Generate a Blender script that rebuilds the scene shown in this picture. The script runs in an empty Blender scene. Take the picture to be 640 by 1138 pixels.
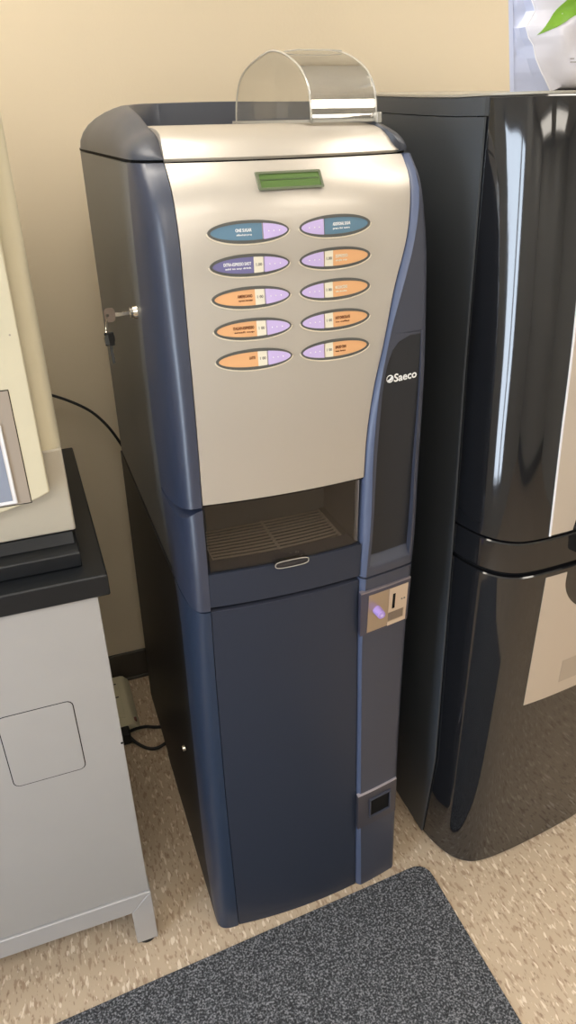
import bpy, bmesh, math, random
from mathutils import Vector, Matrix
random.seed(7)
C = bpy.context.scene.collection
SC = bpy.context.scene
PI = math.pi

# ------------------------------------------------------------------ camera
CAM = (-0.1976, -1.1657, 1.7596)
YAW, PITCH, ROLL, FPX = -0.3439, 0.4951, -0.0220, 807.35
f = Vector((-math.sin(YAW)*math.cos(PITCH), math.cos(YAW)*math.cos(PITCH), -math.sin(PITCH)))
r0 = Vector((math.cos(YAW), math.sin(YAW), 0)); u0 = r0.cross(f)
r = math.cos(ROLL)*r0 + math.sin(ROLL)*u0; u = -math.sin(ROLL)*r0 + math.cos(ROLL)*u0
cd = bpy.data.cameras.new('camera'); cam = bpy.data.objects.new('camera', cd); C.objects.link(cam)
m = Matrix((( r.x, u.x, -f.x, CAM[0]), (r.y, u.y, -f.y, CAM[1]), (r.z, u.z, -f.z, CAM[2]), (0, 0, 0, 1)))
cam.matrix_world = m
cd.sensor_fit = 'VERTICAL'; cd.sensor_height = 24; cd.lens = 24*FPX/1138; cd.clip_start = 0.02
SC.camera = cam
# ------------------------------------------------------------------ look and world
vs = SC.view_settings; vs.view_transform = 'Standard'; vs.look = 'None'; vs.gamma = 1; vs.exposure = -0.50
vs.use_curve_mapping = False
SC.cycles.use_denoising = True
SC.cycles.max_bounces = 10; SC.cycles.glossy_bounces = 6; SC.cycles.transparent_max_bounces = 16
w = bpy.data.worlds.new('world'); SC.world = w; w.use_nodes = True
w.node_tree.nodes['Background'].inputs[0].default_value = (0.60, 0.78, 1.0, 1)
w.node_tree.nodes['Background'].inputs[1].default_value = 2.2

RX0, RX1, RY0, RY1, RZ = -1.35, 2.6, -3.6, 0.94, 2.62     # room
WIN = (-1.15, -0.50, 0.28, 2.12)                          # window in the left wall: y0,y1,z0,z1
def area(name, loc, rot, sx, sy, power, col, spread=PI):
    l = bpy.data.lights.new(name, 'AREA'); l.shape = 'RECTANGLE'; l.size = sx; l.size_y = sy
    l.energy = power; l.color = col; l.spread = spread
    o = bpy.data.objects.new(name, l); o.location = loc; o.rotation_euler = rot; C.objects.link(o); return o
# daylight entering through the window
area('window_daylight', (RX0-0.12, (WIN[0]+WIN[1])/2, (WIN[2]+WIN[3])/2), (0, -PI/2, 0), WIN[3]-WIN[2], WIN[1]-WIN[0], 62, (0.84, 0.91, 1.0))
LAMPS = [(-.42, 0.15), (1.45, 0.05), (-.55, -1.5), (1.3, -1.5), (-.55, -2.9), (1.3, -2.9)]
LAMP_POWER, LAMP_COL = 11, (1.0, 0.93, 0.83)

# ------------------------------------------------------------------ helpers
def finish(name, verts, faces, mat, parent=None, smooth=False, bevel=0, seg=2, angle=40):
    me = bpy.data.meshes.new(name); me.from_pydata([tuple(v) for v in verts], [], faces); me.validate()
    bm = bmesh.new(); bm.from_mesh(me); bmesh.ops.recalc_face_normals(bm, faces=bm.faces); bm.to_mesh(me); bm.free()
    return link(name, me, mat, parent, smooth, bevel, seg, angle)
def link(name, me, mat, parent=None, smooth=False, bevel=0, seg=2, angle=40):
    if mat: me.materials.append(mat)
    o = bpy.data.objects.new(name, me); C.objects.link(o)
    if parent: o.parent = parent
    if bevel:
        b = o.modifiers.new('bevel', 'BEVEL'); b.width = bevel; b.segments = seg; b.limit_method = 'ANGLE'; b.angle_limit = math.radians(35)
        smooth = True
    if smooth:
        for p in me.polygons: p.use_smooth = True
        bm = bmesh.new(); bm.from_mesh(me)
        for e in bm.edges:
            if len(e.link_faces) == 2 and e.calc_face_angle(0) > math.radians(angle): e.smooth = False
        bm.to_mesh(me); bm.free()
        if bevel:
            n = o.modifiers.new('normals', 'WEIGHTED_NORMAL'); n.keep_sharp = True
    return o
class MB:
    def __init__(s): s.v = []; s.f = []
    def add(s, vs, fs):
        n = len(s.v); s.v += [tuple(a) for a in vs]; s.f += [tuple(i+n for i in q) for q in fs]; return s
    def box(s, x0, x1, y0, y1, z0, z1):
        vs = [(x, y, z) for x in (x0, x1) for y in (y0, y1) for z in (z0, z1)]
        return s.add(vs, [(0,1,3,2),(4,6,7,5),(0,4,5,1),(2,3,7,6),(0,2,6,4),(1,5,7,3)])
    def prism(s, poly, axis, a, b):
        n = len(poly)
        def P(p, t):
            if axis == 'x': return (t, p[0], p[1])
            if axis == 'y': return (p[0], t, p[1])
            return (p[0], p[1], t)
        vs = [P(p, a) for p in poly] + [P(p, b) for p in poly]
        fs = [tuple(range(n)), tuple(range(2*n-1, n-1, -1))] + [(i, (i+1) % n, (i+1) % n+n, i+n) for i in range(n)]
        return s.add(vs, fs)
    def cyl(s, p0, p1, r0, r1=None, n=20, cap=True):
        r1 = r0 if r1 is None else r1
        p0, p1 = Vector(p0), Vector(p1); d = (p1-p0).normalized()
        a = d.orthogonal().normalized(); b = d.cross(a)
        vs = [p+rr*(math.cos(2*PI*i/n)*a+math.sin(2*PI*i/n)*b) for p, rr in ((p0, r0), (p1, r1)) for i in range(n)]
        fs = [(i, (i+1) % n, (i+1) % n+n, i+n) for i in range(n)]
        if cap: fs += [tuple(range(n-1, -1, -1)), tuple(range(n, 2*n))]
        return s.add(vs, fs)
    def tube(s, pts, rad, n=10, closed=False):
        P = [Vector(p) for p in pts]; N = len(P); vs = []; prev = None
        for i in range(N):
            if closed: t = (P[(i+1) % N]-P[i-1]).normalized()
            else: t = (P[min(i+1, N-1)]-P[max(i-1, 0)]).normalized()
            a = t.orthogonal().normalized() if prev is None else (prev-t*prev.dot(t)).normalized()
            prev = a; b = t.cross(a)
            vs += [P[i]+rad*(math.cos(2*PI*k/n)*a+math.sin(2*PI*k/n)*b) for k in range(n)]
        fs = []
        for i in range(N if closed else N-1):
            j = (i+1) % N
            fs += [(i*n+k, i*n+(k+1) % n, j*n+(k+1) % n, j*n+k) for k in range(n)]
        if not closed: fs += [tuple(range(n-1, -1, -1)), tuple(range((N-1)*n, N*n))]
        return s.add(vs, fs)
    def solid(s, front, back):
        """two equal grids (rows of points) closed into one solid"""
        R, K = len(front), len(front[0]); n = R*K
        vs = [p for row in front for p in row]+[p for row in back for p in row]; fs = []
        for i in range(R-1):
            for j in range(K-1):
                a, b, c, d = i*K+j, i*K+j+1, (i+1)*K+j+1, (i+1)*K+j
                fs += [(a, b, c, d), (a+n, d+n, c+n, b+n)]
        for j in range(K-1):
            fs += [(j, j+n, j+1+n, j+1), ((R-1)*K+j, (R-1)*K+j+1, (R-1)*K+j+1+n, (R-1)*K+j+n)]
        for i in range(R-1):
            fs += [(i*K, (i+1)*K, (i+1)*K+n, i*K+n), (i*K+K-1, i*K+K-1+n, (i+1)*K+K-1+n, (i+1)*K+K-1)]
        return s.add(vs, fs)
    def build(s, name, mat, parent=None, **k): return finish(name, s.v, s.f, mat, parent, **k)
def empty(name, loc=(0, 0, 0)):
    o = bpy.data.objects.new(name, None); o.location = loc; o.empty_display_size = .05; C.objects.link(o); return o
def tag(o, label, cat, group=None):
    o['label'] = label; o['category'] = cat
    if group: o['group'] = group
    return o
def struct(o): o['kind'] = 'structure'; return o
def rel(mb, root):
    """verts are written in world space; shift them under an empty that stands at its base"""
    l = root.location; mb.v = [(a[0]-l.x, a[1]-l.y, a[2]-l.z) for a in mb.v]; return mb
def interp(x, T):
    if x <= T[0][0]: return T[0][1]
    for (a, b), (c, d) in zip(T, T[1:]):
        if x <= c: return b+(d-b)*(x-a)/(c-a)
    return T[-1][1]
def smooth_interp(x, T):
    n = len(T)
    if x <= T[0][0]: return T[0][1]
    if x >= T[-1][0]: return T[-1][1]
    for i in range(n-1):
        if x <= T[i+1][0]:
            x0, y0 = T[i]; x1, y1 = T[i+1]; h = x1-x0; t = (x-x0)/h
            s = (y1-y0)/h
            m0 = s if i == 0 else .5*(s+(y0-T[i-1][1])/(x0-T[i-1][0]))
            m1 = s if i == n-2 else .5*(s+(T[i+2][1]-y1)/(T[i+2][0]-x1))
            return ((2*t**3-3*t*t+1)*y0+(t**3-2*t*t+t)*h*m0+(-2*t**3+3*t*t)*y1+(t**3-t*t)*h*m1)
def lin(*c):
    return tuple(((v/255)/12.92 if v/255 <= .04045 else ((v/255+.055)/1.055)**2.4) for v in c)+(1,)
def catmull(pts, n=8, closed=False):
    P = [Vector(p) for p in pts]; N = len(P); out = []
    for i in range(N if closed else N-1):
        g = lambda k: P[k % N] if closed else P[max(0, min(N-1, k))]
        a, b, c, d = g(i-1), g(i), g(i+1), g(i+2)
        for k in range(n):
            t = k/n
            out.append(.5*((2*b)+(c-a)*t+(2*a-5*b+4*c-d)*t*t+(3*b-3*c+d-a)*t**3))
    if not closed: out.append(P[-1])
    return out

# ------------------------------------------------------------------ materials
def mat(name, col, rough=.5, metal=0, spec=.5, coat=0, coat_r=.1, noise=0, nscale=60, bump=0, bscale=300, emit=None, es=0):
    m = bpy.data.materials.new(name); m.use_nodes = True; nt = m.node_tree; b = nt.nodes['Principled BSDF']
    b.inputs['Base Color'].default_value = col; b.inputs['Roughness'].default_value = rough
    b.inputs['Metallic'].default_value = metal; b.inputs['Specular IOR Level'].default_value = spec
    b.inputs['Coat Weight'].default_value = coat; b.inputs['Coat Roughness'].default_value = coat_r
    tc = nt.nodes.new('ShaderNodeTexCoord')
    if noise:
        n = nt.nodes.new('ShaderNodeTexNoise'); n.inputs['Scale'].default_value = nscale; n.inputs['Detail'].default_value = 3
        nt.links.new(tc.outputs['Object'], n.inputs['Vector'])
        mx = nt.nodes.new('ShaderNodeMix'); mx.data_type = 'RGBA'
        mx.inputs[6].default_value = tuple(v*(1-noise) for v in col[:3])+(1,); mx.inputs[7].default_value = tuple(min(1, v*(1+noise)) for v in col[:3])+(1,)
        nt.links.new(n.outputs['Fac'], mx.inputs[0]); nt.links.new(mx.outputs[2], b.inputs['Base Color'])
    if bump:
        n2 = nt.nodes.new('ShaderNodeTexNoise'); n2.inputs['Scale'].default_value = bscale; n2.inputs['Detail'].default_value = 2
        nt.links.new(tc.outputs['Object'], n2.inputs['Vector'])
        bp = nt.nodes.new('ShaderNodeBump'); bp.inputs['Strength'].default_value = bump; bp.inputs['Distance'].default_value = .001
        nt.links.new(n2.outputs['Fac'], bp.inputs['Height']); nt.links.new(bp.outputs['Normal'], b.inputs['Normal'])
    if emit:
        b.inputs['Emission Color'].default_value = emit; b.inputs['Emission Strength'].default_value = es
    return m
def clear(name, tint=(1, 1, 1, 1), gloss=.12, rough=.03, frost=0):
    """thin clear plastic: transparent with a fresnel reflection"""
    m = bpy.data.materials.new(name); m.use_nodes = True; nt = m.node_tree; nt.nodes.clear()
    o = nt.nodes.new('ShaderNodeOutputMaterial'); t = nt.nodes.new('ShaderNodeBsdfTransparent'); g = nt.nodes.new('ShaderNodeBsdfGlossy')
    t.inputs[0].default_value = tint; g.inputs['Roughness'].default_value = rough
    lw = nt.nodes.new('ShaderNodeLayerWeight'); lw.inputs[0].default_value = .35
    mr = nt.nodes.new('ShaderNodeMapRange'); mr.inputs[3].default_value = gloss*.4; mr.inputs[4].default_value = min(1, gloss*4)
    nt.links.new(lw.outputs['Facing'], mr.inputs[0])
    mx = nt.nodes.new('ShaderNodeMixShader'); nt.links.new(mr.outputs[0], mx.inputs[0])
    nt.links.new(t.outputs[0], mx.inputs[1]); nt.links.new(g.outputs[0], mx.inputs[2])
    last = mx
    if frost:
        d = nt.nodes.new('ShaderNodeBsdfDiffuse'); d.inputs[0].default_value = (.75, .73, .66, 1)
        m2 = nt.nodes.new('ShaderNodeMixShader'); m2.inputs[0].default_value = frost
        nt.links.new(mx.outputs[0], m2.inputs[1]); nt.links.new(d.outputs[0], m2.inputs[2]); last = m2
    nt.links.new(last.outputs[0], o.inputs[0]); return m

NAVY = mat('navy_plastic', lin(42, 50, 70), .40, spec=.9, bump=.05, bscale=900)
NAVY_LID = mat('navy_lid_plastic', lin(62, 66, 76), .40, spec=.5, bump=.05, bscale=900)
NAVY_DOOR = mat('navy_door_plastic', lin(42, 48, 62), .45, spec=.35, bump=.08, bscale=900)
NAVY_BASE = mat('blue_navy_pillar', lin(40, 52, 72), .33, spec=.5, bump=.05, bscale=900)
STRIP = mat('navy_trim_sheen', lin(80, 90, 116), .38, spec=.5)  # navy bevel; the lighter blue puts its reflection into the colour
MODULE = mat('slate_module_plastic', lin(62, 65, 78), .42, spec=.45, bump=.05, bscale=900)
RECESS = mat('black_recess_plastic', lin(40, 41, 45), .5, spec=.35)
SIDE = mat('charcoal_side_metal', lin(96, 98, 100), .42, metal=0, spec=.5, noise=.05, nscale=8)
SIDE_DARK = mat('black_base_metal', lin(34, 34, 36), .5, spec=.35)
SILVER = mat('champagne_silver', lin(190, 183, 173), .40, metal=.45, spec=.5, coat=.22, coat_r=.10, noise=.02, nscale=700)
DARK = mat('black_plastic', lin(28, 28, 30), .5)
SEAM = mat('seam_shadow_rubber', lin(14, 14, 15), .8, spec=.2)
CHROME = mat('chrome', lin(215, 210, 200), .16, metal=1)
STEEL = mat('brushed_steel', lin(186, 172, 155), .32, metal=.85)
STEEL_LIGHT = mat('light_steel', lin(222, 205, 188), .38, metal=.6)
LILAC = mat('lilac_plastic', lin(196, 178, 224), .4)
LILAC_KNOB = mat('purple_knob_plastic', lin(170, 145, 215), .35)
BLUE = mat('blue_card', lin(92, 126, 148), .5)
PURPLE = mat('violet_card', lin(112, 108, 152), .5)
ORANGE = mat('orange_card', lin(224, 170, 120), .5)
CREAM = mat('cream_card', lin(226, 220, 200), .5)
BEZEL = mat('grey_green_bezel', lin(84, 84, 80), .4)
RIM = mat('rim_sheen', lin(235, 225, 205), .3, metal=.3)
WHITE = mat('white_print', lin(240, 240, 240), .5)
INK = mat('brown_print', lin(110, 60, 30), .6)
GREYINK = mat('grey_print', lin(130, 125, 120), .6)
LCD_F = mat('olive_display_frame', lin(92, 100, 78), .35)
LCD = mat('green_display', lin(80, 108, 54), .25, coat=.3)
HOP = clear('clear_plastic', (.985, .98, .965, 1), .30, .03, .04)
HOP_EDGE = clear('clear_plastic_edge', (.80, .80, .78, 1), .35, .08, .35)
SMOKE = clear('smoked_flap', (.80, .78, .76, 1), .05, .08)
BEIGE = mat('beige_enamel', lin(206, 197, 170), .45, noise=.02, nscale=30, bump=.1, bscale=500)
GREY = mat('warm_grey_enamel', lin(169, 166, 163), .42, metal=.15, noise=.03, nscale=14)
GREY_RAIL = mat('grey_frame_paint', lin(176, 174, 174), .4, metal=.2)
COUNTER = mat('black_laminate', lin(18, 21, 25), .42, spec=.4, noise=.1, nscale=20)
TAUPE = mat('taupe_panel', lin(160, 148, 135), .45)
SCREEN = mat('grey_screen', lin(140, 148, 165), .2)
SCREEN_RIM = mat('screen_rim_reflection', lin(232, 232, 235), .25)  # white of the screen bevel is a reflection painted as its colour
GLOSS = mat('black_gloss', lin(26, 27, 30), .07, spec=.6, coat=.5, coat_r=.04)
BSIDE = mat('black_side_panel', lin(70, 74, 79), .34, spec=.4)
LABEL = mat('satin_label_metal', lin(200, 188, 174), .36, metal=.3)
TOPW = mat('pale_top_plate', lin(165, 160, 148), .4)
RUBBER = mat('black_rubber', lin(22, 22, 22), .6)
PSTRIP = mat('cream_plastic', lin(205, 198, 170), .45)

# textured surfaces
def wall_mat(name, col):
    m = mat(name, col, .65, spec=.25, noise=.03, nscale=3, bump=.25, bscale=120); return m
WALL = wall_mat('cream_wall_paint', lin(212, 199, 175))
WALL2 = wall_mat('room_wall_paint', lin(196, 195, 190))
CEIL = mat('ceiling_paint', lin(240, 238, 232), .8)
BASEB = mat('dark_vinyl_baseboard', lin(62, 58, 52), .45)
def floor_mat():
    m = bpy.data.materials.new('flecked_vinyl_floor'); m.use_nodes = True; nt = m.node_tree; b = nt.nodes['Principled BSDF']
    L = nt.links; tc = nt.nodes.new('ShaderNodeTexCoord')
    def mapped(sx, sy, rot):
        mp = nt.nodes.new('ShaderNodeMapping'); mp.inputs['Scale'].default_value = (sx, sy, 1); mp.inputs['Rotation'].default_value = (0, 0, rot)
        L.new(tc.outputs['Object'], mp.inputs['Vector']); return mp
    def flecks(sx, sy, rot, lo, hi, det=1.5):
        n = nt.nodes.new('ShaderNodeTexNoise'); n.inputs['Scale'].default_value = 1; n.inputs['Detail'].default_value = det
        L.new(mapped(sx, sy, rot).outputs[0], n.inputs['Vector'])
        cr = nt.nodes.new('ShaderNodeMapRange'); cr.inputs[1].default_value = lo; cr.inputs[2].default_value = hi
        L.new(n.outputs['Fac'], cr.inputs[0]); return cr
    base = nt.nodes.new('ShaderNodeTexNoise'); base.inputs['Scale'].default_value = 6
    L.new(tc.outputs['Object'], base.inputs['Vector'])
    prev = None
    c0 = nt.nodes.new('ShaderNodeMix'); c0.data_type = 'RGBA'
    c0.inputs[6].default_value = lin(178, 158, 134); c0.inputs[7].default_value = lin(192, 173, 149); L.new(base.outputs['Fac'], c0.inputs[0]); prev = c0
    for (sx, sy, rot, lo, hi, col, k) in ((105, 34, .25, .58, .64, lin(150, 124, 102), .7), (92, 30, -.1, .62, .67, lin(226, 212, 192), .8),
                                          (150, 60, .5, .63, .69, lin(132, 108, 88), .7), (125, 44, -.35, .63, .68, lin(214, 196, 172), .7)):
        fk = flecks(sx, sy, rot, lo, hi); mu = nt.nodes.new('ShaderNodeMath'); mu.operation = 'MULTIPLY'; mu.inputs[1].default_value = k
        L.new(fk.outputs[0], mu.inputs[0])
        mx = nt.nodes.new('ShaderNodeMix'); mx.data_type = 'RGBA'; mx.inputs[7].default_value = col
        L.new(mu.outputs[0], mx.inputs[0]); L.new(prev.outputs[2], mx.inputs[6]); prev = mx
    L.new(prev.outputs[2], b.inputs['Base Color']); b.inputs['Roughness'].default_value = .42; b.inputs['Specular IOR Level'].default_value = .4
    return m
FLOOR = floor_mat()
def mat_mat():
    m = bpy.data.materials.new('charcoal_carpet'); m.use_nodes = True; nt = m.node_tree; b = nt.nodes['Principled BSDF']; L = nt.links
    tc = nt.nodes.new('ShaderNodeTexCoord')
    n = nt.nodes.new('ShaderNodeTexNoise'); n.inputs['Scale'].default_value = 230; n.inputs['Detail'].default_value = 4; L.new(tc.outputs['Object'], n.inputs['Vector'])
    n2 = nt.nodes.new('ShaderNodeTexNoise'); n2.inputs['Scale'].default_value = 900; L.new(tc.outputs['Object'], n2.inputs['Vector'])
    cr = nt.nodes.new('ShaderNodeValToRGB'); e = cr.color_ramp.elements
    e[0].position = .38; e[0].color = lin(54, 55, 58); e[1].position = .66; e[1].color = lin(150, 151, 156)
    k = cr.color_ramp.elements.new(.52); k.color = lin(88, 90, 94)
    L.new(n.outputs['Fac'], cr.inputs[0]); L.new(cr.outputs[0], b.inputs['Base Color'])
    bp = nt.nodes.new('ShaderNodeBump'); bp.inputs['Strength'].default_value = .9; bp.inputs['Distance'].default_value = .003
    L.new(n2.outputs['Fac'], bp.inputs['Height']); L.new(bp.outputs[0], b.inputs['Normal'])
    b.inputs['Roughness'].default_value = .95; b.inputs['Specular IOR Level'].default_value = .1
    return m
CARPET = mat_mat()

# ------------------------------------------------------------------ room
T = .12
struct(MB().box(RX0-T, RX1+T, RY0-T, RY1+T, -.1, 0).build('floor', FLOOR))
struct(MB().box(RX0-T, RX1+T, RY0-T, RY1+T, RZ, RZ+.1).build('ceiling', CEIL))
struct(MB().box(RX0-T, RX1+T, RY1, RY1+T, 0, RZ).build('wall_back', WALL))
struct(MB().box(RX0-T, RX1+T, RY0-T, RY0, 0, RZ).build('wall_front', WALL2))
struct(MB().box(RX1, RX1+T, RY0, RY1, 0, RZ).build('wall_right', WALL2))
y0, y1, z0, z1 = WIN
struct(MB().box(RX0-T, RX0, RY0, y0, 0, RZ).box(RX0-T, RX0, y1, RY1, 0, RZ).box(RX0-T, RX0, y0, y1, 0, z0).box(RX0-T, RX0, y0, y1, z1, RZ).build('wall_left', WALL2))
wf = struct(MB().box(RX0-.08, RX0+.01, y0, y0+.05, z0, z1).box(RX0-.08, RX0+.01, y1-.05, y1, z0, z1).box(RX0-.08, RX0+.01, y0, y1, z0, z0+.05)
            .box(RX0-.08, RX0+.01, y0, y1, z1-.05, z1).box(RX0-.07, RX0, (y0+y1)/2-.02, (y0+y1)/2+.02, z0, z1).build('window_1', GREY_RAIL))
MB().box(RX0-.045, RX0-.04, y0+.05, y1-.05, z0+.05, z1-.05).build('pane', clear('window_glass', (.96, .98, 1, 1), .05), wf)
struct(MB().box(RX0, RX1, RY1-.010, RY1, 0, .118).box(RX0, RX1, RY1-.016, RY1, 0, .012).build('baseboard_back', BASEB, bevel=.003))
struct(MB().box(RX0, RX1, RY0, RY0+.010, 0, .118).build('baseboard_front', BASEB, bevel=.003))
# ceiling lamps (outside the frame, they light the room and glint in the gloss)
LAMP_M = mat('lamp_diffuser', (1, .95, .85, 1), .5, emit=LAMP_COL+(1,), es=LAMP_POWER)
for i, (lx, ly) in enumerate(LAMPS):
    e = empty('ceiling_lamp', (lx, ly, RZ))
    tag(e, ('warm fluorescent ceiling lamp over the %s side, %s' % ('left' if lx < 0 else 'right', {0: 'nearest the back wall', 1: 'in the middle row', 2: 'in the row farthest from the back wall'}[i//2])), 'ceiling lamp', 'fluorescent ceiling lamps')
    hx, hy = .6, .29
    MB().box(-hx-.03, hx+.03, -hy-.03, -hy, -.06, 0).box(-hx-.03, hx+.03, hy, hy+.03, -.06, 0).box(-hx-.03, -hx, -hy, hy, -.06, 0).box(hx, hx+.03, -hy, hy, -.06, 0).build('lamp_housing', CEIL, e)
    MB().box(-hx, hx, -hy, hy, -.05, -.03).build('diffuser', LAMP_M, e)

# ================================================================== COFFEE VENDING MACHINE
W = .475
ZE = [(0, -.08), (.2, -.07), (.4, -.062), (.6, -.058), (.8, -.058), (.95, -.064), (1.03, -.067), (1.17, -.063), (1.35, -.06), (1.45, -.052), (1.53, -.043), (1.6, -.034), (1.65, -.020), (1.674, -.006), (1.709, .028), (1.8, .09)]
def F(x, z, off=0):
    return smooth_interp(z, ZE)+interp(z, [(1.55, .4), (1.709, .9)])*((x-.21)**2-.0289)+off
XP = lambda z: interp(z, [(0, .037), (.4, .036), (.95, .038), (1.2, .039), (1.45, .041), (1.6, .044), (1.71, .044)])
YS = lambda z: smooth_interp(z, [(.9, .095), (1.05, .108), (1.17, .124), (1.36, .131), (1.51, .117), (1.63, .105), (1.71, .092)])
SR = lambda z: smooth_interp(z, [(1.17, .348), (1.26, .352), (1.343, .364), (1.418, .384), (1.504, .405), (1.588, .434), (1.641, .447), (1.68, .456), (1.712, .459)])
TR = lambda z: smooth_interp(z, [(0, .366), (.566, .359), (.82, .354), (.97, .355), (1.107, .3604), (1.24, .3622), (1.353, .3725), (1.40, .3830), (1.456, .3985), (1.515, .4200), (1.6, .4486), (1.667, .4660), (1.712, .4690)])
TL = lambda z: smooth_interp(z, [(0, .355), (.558, .3535), (.814, .348), (.965, .344), (1.17, .348)]) if z < 1.17 else SR(z)
def zs(a, b, n): return [a+(b-a)*i/n for i in range(n+1)]
X0B = lambda z: interp(z, [(0, -.011), (.06, -.0125), (.944, 0)])
YSB = lambda z: interp(z, [(0, -.045), (.05, -.025), (.16, .015), (.3, .03), (.85, .05), (1, .095)])
VM = empty('coffee_vending_machine', (0, 0, 0))
tag(VM, 'tall navy and champagne silver coffee machine between the grey cabinet and the black machine', 'vending machine')
def fpanel(name, z0, z1, xl, xr, off, thick, mat, nz=24, nx=16, zb=None, parent=VM, **k):
    g = []; h = []
    for z in zs(z0, z1, nz):
        a = xl(z) if callable(xl) else xl; b = xr(z) if callable(xr) else xr
        rf = []; rb = []
        for x in zs(a, b, nx):
            o = off(x, z) if callable(off) else off
            zz = zb(x, z) if zb else z
            y = F(x, zz)+o; rf.append((x, y, zz)); rb.append((x, y+thick, zz))
        g.append(rf); h.append(rb)
    return MB().solid(g, h).build(name, mat, parent, smooth=True, **k)

# cores
MB().box(.003, .472, .10, .78, .945, 1.705).build('upper_cabinet', SIDE, VM, bevel=.002)
MB().box(.2, .472, .06, .785, .004, .942).build('lower_cabinet', SIDE_DARK, VM)
# side skin whose front edge follows the pillar
g = []; h = []
for z in zs(.003, .942, 24):
    ya = YSB(z)+.001; g.append([(X0B(z), y, z) for y in (ya, .3, .52)]); h.append([(.2, max(y, .06), z) for y in (ya, .3, .52)])
MB().solid(g, h).prism([(X0B(.034), .034), (X0B(.942), .942), (.2, .942), (.2, .034)], 'y', .52, .785).build('base_side_panel', SIDE_DARK, VM)
# inner fillers (never wider than the panels in front of them)
MB().box(.045, .44, -.005, .12, 1.178, 1.57).box(.05, .45, .05, .12, 1.60, 1.695).box(.04, .46, -.028, .06, .01, .93).box(.345, .46, -.02, .12, .93, 1.2).build('inner_frame', DARK, VM)

def pillar(name, z0, z1, mat, ys, X0f, e=2.0, nz=30, zlow=None, zf=None):
    g = []; h = []
    for z in zs(z0, z1, nz):
        rf = []; rb = []
        for k in range(17):
            t = PI/2*k/16; 
            zz = z
            if zlow: zz = z + (zlow(k/16)) * max(0, 1-(z-z0)/.10)
            xp = XP(zz); yf = F(xp, zz)-.001; y0 = ys(zz)
            c, s = math.cos(t)**(2/e), math.sin(t)**(2/e)
            x0 = X0f(zz) if callable(X0f) else X0f
            x = xp-(xp-x0)*c; y = y0-(y0-yf)*s
            rf.append((x, y, zz)); rb.append((x0+.001+(xp-x0-.001)*min(1, .3+k/16), y0+.002, zz))
        g.append(rf); h.append(rb)
    return MB().solid(g, h).build(name, mat, VM, smooth=True, angle=50)
pillar('left_pillar', 1.168, 1.706, NAVY, YS, 0.0, 3.7, zlow=lambda q: -.034*(1-q)**2)
mp = pillar('left_delivery_pillar', .948, 1.163, NAVY, YS, 0.0, 3.7, nz=14)
# slope the joint: the lower piece follows the curved end of the upper one
for v in mp.data.vertices:
    if v.co.z > 1.10:
        q = min(1, max(0, v.co.x/.039)); v.co.z += -.034*(1-q)**2*(v.co.z-1.10)/.063
pillar('left_base_pillar', .003, .944, NAVY_BASE, lambda z: interp(z, [(0, -.045), (.05, -.025), (.16, .015), (.3, .03), (.85, .05), (1, .095)]), lambda z: X0B(z), 2.9)

# silver front door
fpanel('front_door', 1.172, 1.7055, lambda z: XP(z)+.0015, lambda z: SR(z)-.0012, 0, .02, SILVER, nz=44, nx=30)
# dark joint lines around the door
fpanel('door_gasket', 1.166, 1.7055, lambda z: XP(z)-.0006, lambda z: SR(z)+.0006, .006, .012, SEAM, nz=40, nx=10)

# navy trim strip with its reflection painted lighter blue, and the right hand module
def strip(name, z0, z1, nz=30):
    g = []; h = []
    for z in zs(z0, z1, nz):
        a, b = TL(z), TR(z)
        fa, fb = F(a, z)+.003, F(b, z)-.010
        g.append([(a, fa+.012, z), (a, fa, z), (a+.35*(b-a), fa+(fb-fa)*.55, z), (a+.85*(b-a), fb+.0008, z), (b, fb, z)])
        h.append([(a+.0005, fa+.03, z), (a+.001, fa+.03, z), (a+.35*(b-a), fa+.03, z), (a+.8*(b-a), fa+.03, z), (b, fa+.03, z)])
    return MB().solid(g, h).build(name, STRIP, VM, smooth=True, angle=60)
strip('upper_trim_strip', .953, 1.706)
strip('lower_trim_strip', .004, .948)
RXL = lambda z: interp(z, [(.9, .360), (1.0, .362), (1.116, .3667), (1.225, .3697), (1.327, .3750), (1.361, .3802), (1.38, .3850), (1.40, .3925), (1.415, .4040), (1.4215, .416), (1.426, .434), (1.431, .449)])
def rdepth(z):
    if z > 1.430 or z < .974: return 0
    if z < .994: return .015*(z-.974)/.02
    return .002+.013*(1.430-z)/(1.430-.994)
def module(name, z0, z1, rows, mat, recess=False):
    g = []; h = []
    for z in rows:
        a = TR(z); c = max(.458, a+.003)
        a2 = min(a+.0005, c-.001) if a < c else c-.001
        rl = max(RXL(z), a2+.0015) if recess and z < 1.4312 else a2+(c-a2)*.1
        d = rdepth(z) if recess and rl < c-.005 else 0
        cols = [(a2, 0), ((a2+rl)/2, 0), (rl, 0)]
        if d: cols += [(rl+.0015, d)]+[(rl+.0015+(c-.0022-rl)*k/8, d) for k in range(1, 8)]+[(c-.0007, d), (c, 0)]
        else: cols += [(rl+(c-rl)*k/10, 0) for k in range(1, 11)]
        rf = []; 
        for x, dd in cols: rf.append((x, F(x, z)-.010+dd, z))
        yc = F(c, z)-.010
        xs = max(c, a2)
        for k in range(1, 9):
            t = PI/2*k/8; rf.append((c+(W-c)*math.sin(t), yc+.026*(1-math.cos(t)), z))
        rf.append((W, .11, z))
        g.append(rf); h.append([(min(p[0], W-.004), max(p[1]+.02, min(.10, p[1]+.03)) if p[0] < W-.001 else .112, p[2]) for p in rf])
    return MB().solid(g, h).build(name, mat, VM, smooth=True, angle=35)
rows = sorted(set([round(z, 4) for z in zs(.953, 1.706, 60)]+[.9735, .9745, .9935, .9945, 1.405, 1.418, 1.426, 1.4297, 1.4315]))
up = module('right_module', .953, 1.706, rows, MODULE, True)
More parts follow.
